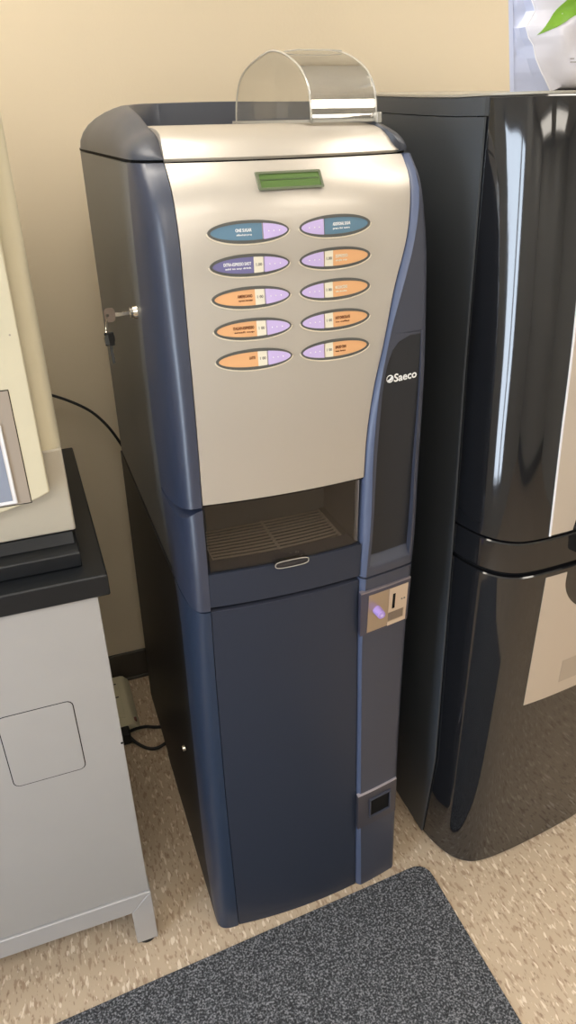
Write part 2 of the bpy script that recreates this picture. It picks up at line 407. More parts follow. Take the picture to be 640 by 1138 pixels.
low = module('lower_right_module', .004, .948, zs(.004, .948, 30), MODULE)
# dark recessed face with its sloping ledge left in module colour
g = []; h = []
for z in [.9955]+zs(1.0, 1.4, 20)+[1.408, 1.414, 1.420, 1.425]:
    a = RXL(z)+.0022; c = .4568; d = rdepth(z); rf = []
    for k in range(11):
        x = a+(c-a)*k/10; rf.append((x, F(x, z)-.010+d-.0008, z))
    g.append(rf); h.append([(p[0], p[1]+.004, p[2]) for p in rf])
rp = MB().solid(g, h).build('recess_panel', RECESS, VM, smooth=True)

# lettering helper
def text_mesh(s, size, depth=.0003):
    cu = bpy.data.curves.new('t', 'FONT'); cu.body = s; cu.size = size; cu.extrude = depth; cu.align_x = 'CENTER'; cu.align_y = 'CENTER'
    cu.resolution_u = 3; cu.offset = size*.018
    o = bpy.data.objects.new('t', cu); C.objects.link(o)
    bpy.context.view_layer.update()
    me = bpy.data.meshes.new_from_object(o.evaluated_get(bpy.context.evaluated_depsgraph_get()))
    bpy.data.objects.remove(o); return me
def lettering(name, s, size, xc, zc, surf, mat, parent, width=None, align='c'):
    me = text_mesh(s, size); xs = [v.co.x for v in me.vertices]; w0 = max(xs)-min(xs)
    k = (width/w0) if width else 1
    sh = {'c': 0, 'l': w0*k/2, 'r': -w0*k/2}[align]
    for v in me.vertices:
        x = xc+sh+v.co.x*k; z = zc+v.co.y; v.co = (x, surf(x, z)-v.co.z, z)
    me.update(); return link(name, me, mat, parent)
sr = lambda x, z: F(x, z)-.010+rdepth(z)-.0013
lettering('brand_lettering', 'Saeco', .0200, .4265, 1.3535, sr, WHITE, rp, .050)
g = MB(); cx, cz, R = .3925, 1.3545, .0062
ring = [(cx+R*math.cos(a), sr(cx, cz)-.0002, cz+R*math.sin(a)) for a in [2*PI*i/24 for i in range(24)]]
g.tube(ring, .0009, 6, True)
g.tube([(cx-.004, sr(cx, cz)-.0003, cz-.0035), (cx+.001, sr(cx, cz)-.0003, cz-.0005), (cx+.0045, sr(cx, cz)-.0003, cz+.0045)], .0011, 6)
g.tube([(cx-.0025, sr(cx, cz)-.0003, cz-.0055), (cx+.0015, sr(cx, cz)-.0003, cz-.003), (cx+.005, sr(cx, cz)-.0003, cz+.001)], .0007, 6)
g.build('brand_emblem', WHITE, rp)

# lower door, sill, seams
fpanel('lower_door', .004, .943, lambda z: XP(z)+.0015, lambda z: TL(z)-.002, 0.0, .02, NAVY_DOOR, nz=24, nx=20)
fpanel('delivery_sill', .956, 1.030, lambda z: XP(z)+.0005, lambda z: TL(z)-.001, -.001, .05, NAVY_DOOR, nz=6, nx=20)
fpanel('door_top_chamfer', .9432, .9442, lambda z: XP(z)+.0015, lambda z: TL(z)-.002, .0006, .012, MODULE, nz=1, nx=20)

# delivery niche
n = MB()
XN0, XN1 = .043, .338
n.box(XN0-.002, XN0+.002, -.045, .20, 1.02, 1.172)        # left cheek
n.box(XN1-.001, XN1+.004, -.050, .20, 1.02, 1.172)        # right cheek
n.box(XN0, XN1, .198, .205, 1.02, 1.172)                  # back
n.box(XN0, XN1, -.040, .20, 1.168, 1.175)                 # roof
nic = n.build('delivery_niche', mat('dark_taupe_plastic', lin(46, 45, 46), .5), VM)
# floor pan below the grille
MB().box(XN0, XN1, -.055, .20, .985, .992).build('drip_pan', DARK, nic)
g = MB()
gx0, gx1, gy0, gy1 = .060, .326, -.046, .125
def gy(x, t): return (gy0+.6*(x-.19)**2)*(1-t)+gy1*t
for i in range(14):
    t0 = i/14; t1 = t0+.42/14
    xs_ = zs(gx0, gx1, 8)
    f_ = [[(x, gy(x, t0), z) for x in xs_] for z in (1.0258, 1.0275)]
    b_ = [[(x, gy(x, t1), z) for x in xs_] for z in (1.0258, 1.0275)]
    g.solid(f_, b_)
for x in (gx0, (gx0+gx1)/2, gx1-.004): g.box(x, x+.004, gy(x, 0)+.002, gy1, 1.022, 1.0262)
g.build('drip_grille', mat('grey_grille_plastic', lin(140, 134, 127), .45), nic)
# surround of the grille
g = MB(); fr = []; bk = []
for z in (1.020, 1.029):
    fr.append([(x, F(x, 1.03)+.006, z) for x in zs(XN0, XN1, 12)]); bk.append([(x, gy(x, 0), z) for x in zs(XN0, XN1, 12)])
g.solid(fr, bk); g.box(XN0, gx0, -.02, .198, 1.02, 1.029).box(gx1, XN1, -.02, .198, 1.02, 1.029).box(gx0, gx1, gy1, .198, 1.02, 1.029)
g.build('tray_surround', mat('dark_tray_plastic', lin(66, 62, 60), .5), nic)
# transparent flap with finger lip
fl = fpanel('delivery_flap', 1.031, 1.170, XN0+.001, XN1-.001, .004, .0022, SMOKE, nz=8, nx=16)
pts = []
for i in range(24):
    a = 2*PI*i/24; c, s = math.cos(a), math.sin(a)
    x = .1945+.033*math.copysign(abs(c)**.5, c); z = 1.0325+.0075*math.copysign(abs(s)**.7, s)
    pts.append((x, z))
fr = [(x, F(x, z)-.010, z) for x, z in pts]
g = MB(); N = len(pts)
g.add(fr+[(p[0], F(p[0], p[2])+.002, p[2]) for p in fr], [tuple(range(N)), tuple(range(2*N-1, N-1, -1))]+[(i, (i+1) % N, (i+1) % N+N, i+N) for i in range(N)])
g.build('finger_lip', SMOKE, fl, smooth=True)
MB().tube(fr, .0009, 6, True).build('lip_edge', mat('lip_highlight_plastic', lin(170, 165, 155), .2), fl, smooth=True)
MB().box(.3385, .3425, -.058, -.03, 1.031, 1.168).build('niche_side_trim', mat('pale_edge_trim', lin(120, 118, 122), .4), VM)

# display
def on_door(name, poly, off, th, mat, parent, surf=F):
    fr = [(x, surf(x, z)+off, z) for x, z in poly]; N = len(poly)
    cx = sum(p[0] for p in poly)/N; cz = sum(p[1] for p in poly)/N
    v = fr+[(x, surf(x, z)+off+th, z) for x, z in poly]+[(cx, surf(cx, cz)+off, cz)]
    fs = [((i+1) % N, i, 2*N) for i in range(N)]+[tuple(range(2*N-1, N-1, -1))]+[(i, (i+1) % N, (i+1) % N+N, i+N) for i in range(N)]
    return MB().add(v, fs).build(name, mat, parent)
def frame_on(name, outer, inner, off, th, mat, parent, surf=F):
    N = len(outer); v = []
    for P, o in ((outer, off+th), (outer, off), (inner, off), (inner, off+th)): v += [(x, surf(x, z)+o, z) for x, z in P]
    fs = []
    for i in range(N):
        j = (i+1) % N
        for a in range(3): fs.append((a*N+i, a*N+j, (a+1)*N+j, (a+1)*N+i))
        fs.append((3*N+i, 3*N+j, j, i))
    return MB().add(v, fs).build(name, mat, parent)
def rrect(x0, x1, z0, z1, r_, n=4):
    out = []
    for cx_, cz_, a0 in ((x1-r_, z1-r_, 0), (x0+r_, z1-r_, PI/2), (x0+r_, z0+r_, PI), (x1-r_, z0+r_, 1.5*PI)):
        out += [(cx_+r_*math.cos(a0+PI/2*k/n), cz_+r_*math.sin(a0+PI/2*k/n)) for k in range(n+1)]
    return out
FD = lambda x, z: F(.225, 1.679)+.9*(x-.225)*(.03)+(F(.225, 1.6905)-F(.225, 1.6675))/.023*(z-1.679)-.0012
o1 = rrect(.1725, .2790, 1.6672, 1.6912, .002); i1 = rrect(.1765, .2750, 1.6702, 1.6882, .001)
df = frame_on('display', o1, i1, -.0018, .009, LCD_F, VM, FD)
on_door('display_screen', i1, -.0004, .003, LCD, df, FD)
on_door('display_text_line', [(.179, 1.6795), (.179, 1.6812), (.272, 1.6812), (.272, 1.6795)], -.0008, .0003, mat('dark_green_line', lin(58, 80, 40), .4), df, FD)

# ten selection buttons
def leafcols(x0, x1, h, cut0=None, cut1=None, n=24):
    L_ = x1-x0; a = x0 if cut0 is None else cut0; b = x1 if cut1 is None else cut1; out = []
    for i in range(n+1):
        x = a+(b-a)*(.5-.5*math.cos(PI*i/n)); s = max(0, 1-abs((x-x0)/L_*2-1)**2.1)
        out.append((x, max(.0002, h*s**.52)))
    return out
def leaf(x0, x1, zc, h):
    c = leafcols(x0, x1, h); return [(x, zc+q) for x, q in c]+[(x, zc-q) for x, q in reversed(c)]
def leaf_solid(name, cols, zc, off, th, mat, parent):
    g = [[(x, F(x, zc+q*k)+off, zc+q*k) for k in (-1, -.5, 0, .5, 1)] for x, q in cols]
    return MB().solid(g, [[(x, y+th, z) for x, y, z in rw] for rw in g]).build(name, mat, parent)
BT = [  # side, row, card material, big text, small text, ink, price, text width
    ('l', 0, BLUE, 'ONE SUGAR', 'additional sugar per cup', WHITE, None, .025), ('r', 0, BLUE, 'ADDITIONAL SUGAR', 'press for extra', WHITE, None, .032),
    ('l', 1, PURPLE, 'EXTRA-ESPRESSO SHOT', 'add to any drink', WHITE, '1.00', .043), ('r', 1, ORANGE, 'ESPRESSO', 'single cup', CREAM, '1.00', .022),
    ('l', 2, ORANGE, 'AMERICANO', 'espresso, hot water', INK, '1 00', .024), ('r', 2, ORANGE, 'MOCHACCINO', 'with chocolate', CREAM, '1 00', .022),
    ('l', 3, ORANGE, 'ITALIAN-ESPRESSO', 'small cup', INK, '1 00', .034), ('r', 3, ORANGE, 'HOT CHOCOLATE', 'no coffee', INK, '1 00', .027),
    ('l', 4, ORANGE, 'LATTE', '', INK, '1 00', .010), ('r', 4, ORANGE, 'SPICED CHAI', 'tea latte', INK, '1 00', .020)]
for side, row, cm, big, small, ink, price, tw in BT:
    zc = 1.6115-.0478*row; xc = (.1500 if side == 'l' else .2945)-row*.0012*(1 if side == 'l' else 1.3); hw = .0635; sg = 1 if side == 'l' else -1
    X = lambda q: xc+sg*q                                     # q runs from the label tip (-) to the lilac pad (+)
    def lf(a, b, h, c0=None, c1=None):
        xa, xb = sorted((X(a), X(b))); ca, cb = c0, c1
        if sg < 0: ca, cb = c1, c0
        return leafcols(xa, xb, h, None if ca is None else X(ca), None if cb is None else X(cb))
    xa, xb = sorted((X(-hw), X(hw))); out = leaf(xa, xb, zc, .0164); inn = leaf(xa+.0042, xb-.0042, zc, .0120)
    bz = frame_on('selection_button', out, inn, -.0022, .006, BEZEL, VM)
    low_rim = [(x, zc-q-.0002) for x, q in leafcols(xa-.0012, xb+.0012, .0176)]
    MB().tube([(x, F(x, z)-.0010, z) for x, z in low_rim], .0014, 6).build('rim_sheen', RIM, bz, smooth=True)  # pale tube paints the bevel's reflection on the lower silver ridge
    leaf_solid('label_card', lf(-hw+.0030, hw-.0030, .0122, None, .0205), zc, -.0012, .003, cm, bz)
    leaf_solid('lilac_pad', lf(-hw+.0030, hw-.0030, .0122, .0225, None), zc, -.0030, .005, LILAC, bz)
    mb = MB()
    for q in (.0305, .0385, .0475): mb.cyl((X(q), F(X(q), zc)-.0028, zc), (X(q), F(X(q), zc)-.0038, zc), .0009, n=8)
    mb.build('braille_dots', WHITE, bz)
    if price:
        leaf_solid('price_card', lf(-hw+.0030, hw-.0030, .0120, .0055, .0205), zc, -.0017, .0005, CREAM, bz)
        lettering('price_lettering', price, .0062, X(.013), zc, lambda x, z: F(x, z)-.0019, GREYINK, bz, .0095)
    edge = .001 if price else .006
    if side == 'l': al, tx = 'r', X(edge)
    else: al, tx = 'l', X(edge)
    if price is None: tx = X(.004) if side == 'l' else X(.006)
    lettering('name_lettering', big, .0064, tx, zc+.0022, lambda x, z: F(x, z)-.0016, ink, bz, tw, al)
    if small: lettering('small_lettering', small, .0036, tx, zc-.0040, lambda x, z: F(x, z)-.0016, ink, bz, tw*.95, al)

# lid: silver top
def lidrow(dy, z, wgt):
    row = []
    lx = interp(dy, [(0, .0455), (.05, .050), (.3, .054)]); rx = interp(dy, [(0, .459), (.03, .440), (.08, .424), (.3, .418)])
    for x in zs(lx, rx, 26):
        row.append((x, F(x, 1.709)*(1-wgt)+dy+.0*wgt, z-.15*(x-.235)**2*(1-wgt)*0))
    return row
prof = [(0, 1.7115, 0), (.008, 1.7205, .02), (.018, 1.7295, .08), (.032, 1.7375, .2), (.052, 1.7440, .4), (.08, 1.7490, .65), (.12, 1.7520, .9), (.18, 1.7535, 1), (.3, 1.754, 1), (.45, 1.754, 1), (.68, 1.752, 1)]
g = [lidrow(*p) for p in prof]; h = [[(x, y+.012, z-.012) for x, y, z in rw] for rw in g]
MB().solid(g, h).build('silver_lid', SILVER, VM, smooth=True, angle=60)
# lid: navy shell around it
RS = 48
def shell(name, base, ridge, drop, mat):
    B = catmull(base, 8); Rr = catmull(ridge, 8); g = []; n_ = 9
    for b, q in zip(B, Rr):
        row = []
        for k in range(n_):
            t = PI/2*k/(n_-1)
            row.append((b.x+(q.x-b.x)*(1-math.cos(t)), b.y+(q.y-b.y)*(1-math.cos(t)), b.z+(q.z-b.z)*math.sin(t)))
        inx = Vector((.235-q.x, .30-q.y, 0)).normalized()*.004
        row.append((q.x+inx.x*.6, q.y+inx.y*.6, q.z-.0015))
        row.append((q.x+inx.x, q.y+inx.y, max(drop, 1.7115) if q.z > drop+.002 else q.z-.002))
        g.append(row)
    h = [[(x+(.235-x)*.02, y, 1.7095) for x, y, z in row] for row in g]
    return MB().solid(g, h).build(name, mat, VM, smooth=True, angle=55)
base = [(.044, .029, 1.7105), (.025, .036, 1.7105), (.008, .056, 1.7105), (.001, .085, 1.7105), (.0, .15, 1.7105), (.0, .22, 1.7105), (.0, .30, 1.7105), (.0, .45, 1.7105), (.0, .60, 1.7105), (.0, .74, 1.7105), (.03, .79, 1.7105), (.15, .79, 1.7105), (.28, .79, 1.7105), (.385, .79, 1.7105)]
ridge = [(.0455, .034, 1.7120), (.048, .060, 1.7270), (.0495, .085, 1.7385), (.050, .110, 1.7455), (.050, .15, 1.7525), (.050, .22, 1.769), (.052, .30, 1.781), (.066, .42, 1.789), (.095, .54, 1.793), (.135, .62, 1.796), (.165, .66, 1.797), (.21, .675, 1.798), (.30, .68, 1.799), (.392, .68, 1.799)]
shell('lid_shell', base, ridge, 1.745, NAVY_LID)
base2 = [(.459, .052, 1.7105), (.467, .056, 1.7105), (.474, .070, 1.7105), (.475, .095, 1.7105), (.475, .15, 1.7105), (.475, .25, 1.7105), (.475, .40, 1.7105), (.475, .6, 1.7105), (.475, .74, 1.7105), (.45, .79, 1.7105), (.387, .79, 1.7105)]
ridge2 = [(.4585, .052, 1.7125), (.449, .053, 1.7250), (.440, .060, 1.7365), (.431, .075, 1.7465), (.424, .110, 1.7560), (.422, .20, 1.7610), (.421, .35, 1.764), (.418, .5, 1.764), (.41, .60, 1.763), (.40, .68, 1.762), (.394, .69, 1.762)]
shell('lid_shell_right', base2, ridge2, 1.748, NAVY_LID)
MB().cyl((.3945, .672, 1.752), (.3945, .672, 1.803), .0045, n=14).build('rim_end_post', CHROME, VM, smooth=True)
# seam under the lid
g = MB(); pth = [(0.0025, .78), (.0025, .12), (.004, .075), (.02, .045), (.044, .033)]+[(x, F(x, 1.709)+.004) for x in zs(.06, .45, 12)]+[(.466, .062), (.4735, .09), (.4735, .78)]
g.prism(pth, 'z', 1.7055, 1.7112).build('lid_gasket', SEAM, VM)

# bean hopper
HP = [(.100, 1.753), (.103, 1.775), (.110, 1.800), (.124, 1.818), (.148, 1.834), (.180, 1.847), (.230, 1.861), (.290, 1.869), (.345, 1.866), (.420, 1.855), (.470, 1.842), (.500, 1.825), (.520, 1.800), (.528, 1.775), (.530, 1.753)]
hp = [tuple(p) for p in catmull([(a, b, 0) for a, b in HP], 4)]
hp = [(p[0], p[1]) for p in hp]
hx0, hx1 = .312, .431
def arcshell(x0, x1, P, t):
    inn = []
    for i, p in enumerate(P):
        a, b = P[max(0, i-1)], P[min(len(P)-1, i+1)]; d = Vector((b[0]-a[0], b[1]-a[1])).normalized(); inn.append((p[0]+d.y*t, p[1]-d.x*t))
    return [[(x0, y, z), (x1, y, z)] for y, z in P], [[(x0, y, z), (x1, y, z)] for y, z in inn]
a, b = arcshell(hx0, hx1, hp, .002)
ho = MB().solid(a, b).build('bean_hopper', HOP, VM, smooth=True)
for x, nm in ((hx0, 'hopper_side'), (hx1-.002, 'hopper_side')):
    MB().prism([(y, z) for y, z in hp], 'x', x, x+.002).build(nm, HOP, ho)
for x in (hx0, hx1):
    MB().tube([(x, y, z) for y, z in hp], .0018, 8).build('hopper_edge', HOP_EDGE, ho, smooth=True)
MB().box(hx0-.006, hx1+.006, .092, .100, 1.7545, 1.759).box(hx0-.006, hx0, .092, .54, 1.7545, 1.759).build('hopper_flange', HOP_EDGE, ho)
MB().tube([(hx0+.004, .235, 1.864), (hx0+.03, .235, 1.8665), (hx1-.03, .235, 1.8665), (hx1-.004, .240, 1.866)], .0012, 6).build('hopper_lid_line', HOP_EDGE, ho, smooth=True)
MB().box(hx1-.004, hx1+.004, .088, .104, 1.752, 1.768).build('hopper_latch', HOP_EDGE, ho, bevel=.001)

# coin unit
Fm = lambda x, z: F(x, z)-.010
cu = fpanel('coin_unit', .808, .9165, lambda z: TL(z)-.002, .4655, -.0145, .010, mat('dark_slate_housing', lin(66, 64, 78), .4), nz=3, nx=14)
Fc = lambda x, z: F(x, z)-.0148
fpanel('unit_top_edge', .9165, .9195, lambda z: TL(z)-.002, .4650, -.0150, .010, mat('grey_edge_trim', lin(140, 132, 138), .35, metal=.4), nz=1, nx=14, parent=cu)
cp = on_door('coin_plate', [(.3615, .8125), (.3615, .9085), (.4590, .9085), (.4590, .8125)], -.001, .002, STEEL, cu, Fc)
MB_ = [(.4120, .8470, .4590, .9085), (.4530, .8220, .4590, .8470), (.4120, .8125, .4590, .8220)]
for k, (xa, za, xb, zb_) in enumerate(MB_):
    if k == 0: sl = MB()
    sl.solid([[(x, Fc(x, z)-.0018, z) for x in (xa, xb)] for z in (za, zb_)], [[(x, Fc(x, z)-.0006, z) for x in (xa, xb)] for z in (za, zb_)])
sl.build('slot_plate', STEEL_LIGHT, cp)
on_door('coin_slot', [(.4210, .8550), (.4210, .8930), (.4275, .8930), (.4275, .8550)], -.0022, .0005, SEAM, cp, Fc)
on_door('coin_recess', [(.4130, .8240), (.4130, .8450), (.4510, .8450), (.4510, .8240)], -.0014, .0003, mat('coin_recess_brown', lin(120, 105, 92), .3), cp, Fc)  # flat brown patch draws the small dark recess by colour alone
kx, kz = .383, .866
g = MB().cyl((kx, Fc(kx, kz), kz), (kx+.001, Fc(kx, kz)-.020, kz-.001), .0100, .0090, 24).cyl((kx+.001, Fc(kx, kz)-.020, kz-.001), (kx+.001, Fc(kx, kz)-.0215, kz-.001), .0090, .0075, 24)
kb = g.build('coin_return_knob', LILAC_KNOB, cp, smooth=True)
MB().cyl((kx+.001, Fc(kx, kz)-.0212, kz-.001), (kx+.001, Fc(kx, kz)-.0219, kz-.001), .0032, n=16).build('knob_centre', LILAC, kb)
MB().cyl((.4515, Fc(.45, .872)-.0016, .872), (.4515, Fc(.45, .872)-.0022, .872), .0022, n=14).cyl((.445, Fc(.445, .872)-.0016, .872), (.445, Fc(.445, .872)-.0022, .872), .0022, n=14).build('coin_marks', GREYINK, cp)

# coin return cup
rc = fpanel('coin_return_cup', .218, .326, lambda z: TL(z)-.002, .4655, -.0145, .010, mat('dark_cup_plastic', lin(62, 60, 68), .42), nz=3, nx=14)
fpanel('cup_top_edge', .326, .3285, lambda z: TL(z)-.002, .4650, -.0150, .010, mat('edge_highlight', lin(190, 182, 188), .3, metal=.4), nz=1, nx=14, parent=rc)  # pale strip paints the highlight on the top chamfer
o2 = rrect(.3845, .4475, .2430, .3040, .002); i2 = rrect(.3880, .4430, .2470, .3005, .001)
frame_on('cup_frame', o2, i2, -.0045, .005, MODULE, rc, Fc)
on_door('cup_opening', i2, -.0002, .0006, SEAM, rc, Fc)

# door lock on the side and lower lock
MB().cyl((.003, .190, 1.456), (-.004, .190, 1.456), .0125, .0115, 24).cyl((-.004, .19, 1.456), (-.009, .19, 1.456), .009, n=24).build('door_lock', CHROME, VM, smooth=True)
MB().cyl((-.010, .148, .405), (-.016, .148, .405), .0075, .0065, 20).build('lower_lock', CHROME, VM, smooth=True)

# ------------------------------------------------------------------ keys
def key(name, bow, tip, up, bow_r, blade_w, mat_):
    """flat key: bow plate with a hole, blade with teeth; bow->tip in the plane spanned by (tip-bow) and up"""
    b, t, uu = Vector(bow), Vector(tip), Vector(up).normalized(); d = (t-b).normalized(); nrm = d.cross(uu)*.0011
    e = empty(name, b)
    g = MB(); N = 22; out = []; hole = []
    for i in range(N):
        a = 2*PI*i/N; c, s = math.cos(a), math.sin(a)
        out.append(b+d*bow_r*.8*math.copysign(abs(c)**.6, c)+uu*bow_r*math.copysign(abs(s)**.6, s)); hole.append(b-d*bow_r*.35+(d*c+uu*s)*bow_r*.25)
    v = [p+nrm for p in out]+[p+nrm for p in hole]+[p-nrm for p in out]+[p-nrm for p in hole]; fs = []
    for i in range(N):
        j = (i+1) % N
        fs += [(i, j, N+j, N+i), (2*N+j, 2*N+i, 3*N+i, 3*N+j), (i, 2*N+i, 2*N+j, j), (N+i, N+j, 3*N+j, 3*N+i)]
    g.add(v, fs); g.v = [tuple(Vector(p)-b) for p in g.v]
    g.build('key_bow', mat_, e)
    s0 = b+d*bow_r*.7; L_ = (t-s0).length; prof_ = [(0, -blade_w), (L_*.95, -blade_w), (L_, -blade_w*.2)]
    k = 6
    for i in range(k): prof_ += [(L_*(.95-.1*i), blade_w*(.6 if i % 2 else 1))]
    prof_ += [(0, blade_w)]
    P = [s0+d*a_+uu*b_ for a_, b_ in prof_]; n_ = len(P)
    g = MB().add([p+nrm*.8-b for p in P]+[p-nrm*.8-b for p in P], [tuple(range(n_)), tuple(range(2*n_-1, n_-1, -1))]+[(i, (i+1) % n_, (i+1) % n_+n_, i+n_) for i in range(n_)])
    g.build('key_blade', CHROME, e)
    return e
KM = mat('dull_nickel', lin(150, 138, 130), .35, metal=.8)
k1 = key('lock_key', (-.046, .190, 1.455), (-.008, .190, 1.456), (0, 0, 1), .0125, .0035, KM)
tag(k1, 'dull metal key turned in the round lock on the side of the navy vending machine', 'key')
rg = [(-.054+.002*math.cos(a), .190+.010*math.sin(a), 1.436+.014*math.cos(a)) for a in [2*PI*i/28 for i in range(28)]]
o = MB().tube(rg, .0009, 6, True).build('key_ring', CHROME, None, smooth=True); tag(o, 'thin wire ring joining the key in the lock to the hanging key', 'key ring')
k2 = key('hanging_key', (-.052, .189, 1.412), (-.050, .189, 1.366), (.15, .1, .0), .012, .0042, CHROME)
MB().box(-.0085, .0085, -.0022, .0022, -.012, .013).build('key_cover', RUBBER, k2, bevel=.002)
tag(k2, 'small key with black cover hanging below the lock key on its wire ring', 'key')

# ================================================================== GREY CABINET ON THE LEFT
CB = empty('grey_cabinet', (-.46, .3, 0))
tag(CB, 'warm grey metal cabinet on short legs carrying the black countertop', 'cabinet')
rel(MB().box(-.80, -.158, -.028, .555, .184, 1.018), CB).build('cabinet_body', GREY, CB, bevel=.002)
rel(MB().box(-.80, -.158, -.035, -.028, .184, 1.018), CB).build('front_panel', GREY, CB, bevel=.0015)
g = MB(); 
g.prism([(-.80, .126), (-.206, .126), (-.156, .182), (-.80, .182)], 'y', -.040, -.012)
rel(g, CB).build('front_rail', GREY_RAIL, CB, bevel=.0015)
def leg(x0, x1, y0_, y1_, miter):
    g = MB()
    g.prism([(x0, .010), (x1, .010), (x1, .1815), (x0, .1255)] if miter else [(x0, .010), (x1, .010), (x1, .182), (x0, .182)], 'y', y0_, y1_)
    l = rel(g, CB).build('leg', GREY_RAIL, CB, bevel=.0015)
    rel(MB().cyl(((x0+x1)/2, (y0_+y1_)/2+.0, 0), ((x0+x1)/2, (y0_+y1_)/2, .012), .023, .023, 24), CB).build('foot_glide', RUBBER, l, smooth=True)
leg(-.2055, -.1555, -.0405, .006, True)
leg(-.2055, -.1555, .505, .551, False)
rel(MB().box(-.185, -.160, .0, .51, .130, .182), CB).build('side_rail', GREY_RAIL, CB)
hp_ = rrect(-.3745, -.2385, .6165, .7945, .012)
rel(MB().prism(hp_, 'y', -.0360, -.034), CB).build('access_plate', GREY, CB, bevel=.0006)
rel(MB().prism(rrect(-.3762, -.2368, .6148, .7962, .0135), 'y', -.0353, -.034), CB).build('plate_gap', SEAM, CB)
rel(MB().cyl((-.161, -.036, .655), (-.161, -.0345, .655), .0025, n=10), CB).build('rivet', SEAM, CB)
o = MB().box(-.85, -.136, -.046, .568, 1.019, 1.062).build('countertop', COUNTER, None, bevel=.003)
tag(o, 'black laminate countertop lying on the grey metal cabinet', 'countertop')

# beige machine on the countertop
DV = empty('beige_counter_machine', (-.45, .3, 1.062))
tag(DV, 'beige countertop machine with a small screen standing on the black countertop', 'counter machine')
g = MB().prism([(-.002, 1.063), (.56, 1.063), (.56, 1.094), (.012, 1.094), (.0, 1.090)], 'x', -.85, -.174)
rel(g, DV).build('black_plinth', COUNTER, DV, bevel=.002)
g = MB().prism([(.030, 1.095), (.555, 1.095), (.555, 1.1105), (.046, 1.1105)], 'x', -.85, -.180)
rel(g, DV).build('plinth_step', COUNTER, DV)
# chassis: lower block proud, upper column rounded
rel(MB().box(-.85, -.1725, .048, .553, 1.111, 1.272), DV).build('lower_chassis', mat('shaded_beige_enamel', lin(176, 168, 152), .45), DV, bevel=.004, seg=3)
pl = [(-.85, .56), (-.85, .050), (-.203, .050)]
for k in range(9):
    a = -PI/2+PI/2*k/8; pl.append((-.188+.016*math.cos(a), .066+.016*math.sin(a)))
pl.append((-.172, .53)); pl.append((-.19, .56))
rel(MB().prism(pl, 'z', 1.271, 1.90), DV).build('upper_chassis', BEIGE, DV, smooth=True, angle=30)
# hinged door with curved lower edge and a window for the screen
do = [(-.75, 1.86), (-.2045, 1.86), (-.2045, 1.212)]
for k in range(5):
    a = -PI/2*k/4; do.append((-.2095+.005*math.cos(a), 1.209+.005*math.sin(a)))
for x in (-.225, -.25, -.28, -.32, -.37, -.42, -.5, -.58, -.65, -.70): do.append((x, 1.166+.62*(x+.45)**2))
do.append((-.75, 1.215))
dd = rel(MB().prism(do, 'y', .022, .049), DV).build('door', BEIGE, DV, bevel=.003, seg=3)
rel(MB().prism([(-.60, 1.200), (-.2375, 1.1935), (-.2375, 1.392), (-.60, 1.392)], 'y', .0205, .024), DV).build('control_panel', TAUPE, dd, bevel=.0006)
rel(MB().prism([(-.605, 1.195), (-.2363, 1.1920), (-.2363, 1.3935), (-.605, 1.3935)], 'y', .0215, .024), DV).build('panel_gap', SEAM, dd)
sc = rel(MB().box(-.50, -.2585, .0165, .0215, 1.197, 1.338), DV).build('screen_rim', SCREEN_RIM, dd, bevel=.002)
rel(MB().box(-.494, -.2655, .0155, .0175, 1.2045, 1.331), DV).build('screen', SCREEN, dd)
rel(MB().cyl((-.2180, .0225, 1.478), (-.2180, .0212, 1.478), .0016, n=10), DV).build('screw', TAUPE, dd)

# ================================================================== BLACK MACHINE ON THE RIGHT
BM = empty('black_gloss_machine', (.87, .3, 0))
tag(BM, 'tall glossy black machine with silver label plates standing right of the navy vending machine', 'vending machine')
FP = [(.5965, .030, 0), (.5985, -.010, 0), (.606, -.050, 0), (.622, -.092, 0), (.648, -.124, 0), (.690, -.142, 0), (.78, -.143, 0), (.90, -.132, 0), (1.03, -.114, 0), (1.11, -.085, 0), (1.145, -.02, 0), (1.150, .03, 0)]
FPT = [(.5965, .050, 0), (.5990, .032, 0), (.6075, .014, 0), (.6225, -.006, 0), (.6480, -.036, 0), (.690, -.056, 0), (.78, -.057, 0), (.90, -.046, 0), (1.03, -.028, 0), (1.11, -.003, 0), (1.145, .035, 0), (1.150, .048, 0)]
fpb = [(p.x, p.y) for p in catmull(FP, 6)]; fpt = [(p.x, p.y) for p in catmull(FPT, 6)]
LEAN = lambda z: smooth_interp(z, [(.9, .0), (1.0, .008), (1.2, .024), (1.4, .038), (1.6, .062), (1.76, .086), (1.80, .094)])
def fpz(z):
    w_ = LEAN(z)/.094; return [(a[0]+(b[0]-a[0])*w_, a[1]+(b[1]-a[1])*w_) for a, b in zip(fpb, fpt)]
def fy(x, z):
    fp = fpz(z)
    for (a, b), (c, d) in zip(fp, fp[1:]):
        if a <= x <= c and c > a: return b+(d-b)*(x-a)/(c-a)
    return fp[-1][1]
def bmp(off, z): return [(p[0]+(.873-p[0])*off*2.2, min(p[1]+off, .0535)) for p in fpz(z)]
def bpanel(name, z0, z1, off, mat_, n=12, ch=.0025):
    g = []; h = []
    for z, e in [(z0, ch), (z0+ch, 0)]+[(z, 0) for z in zs(z0+ch, z1-ch, n)[1:-1]]+[(z1-ch, 0), (z1, ch)]:
        P = bmp(off+e, z); g.append([(x, y, z) for x, y in P])
        h.append([(min(1.146, max(.600, x)), .0545, z) for x, y in P])
    return rel(MB().solid(g, h), BM).build(name, mat_, BM, smooth=True, angle=30)
SY = [(0, -.004), (.3, -.03), (.92, -.010), (1.34, .010), (1.757, .022), (1.79, .024)]
g = MB()
g.prism([(interp(z, SY), z) for z in (.004, .3, .92, 1.34, 1.757)]+[(.12, 1.7575), (.25, 1.7615), (.80, 1.7835), (.80, .004)], 'x', .5935, .5975)
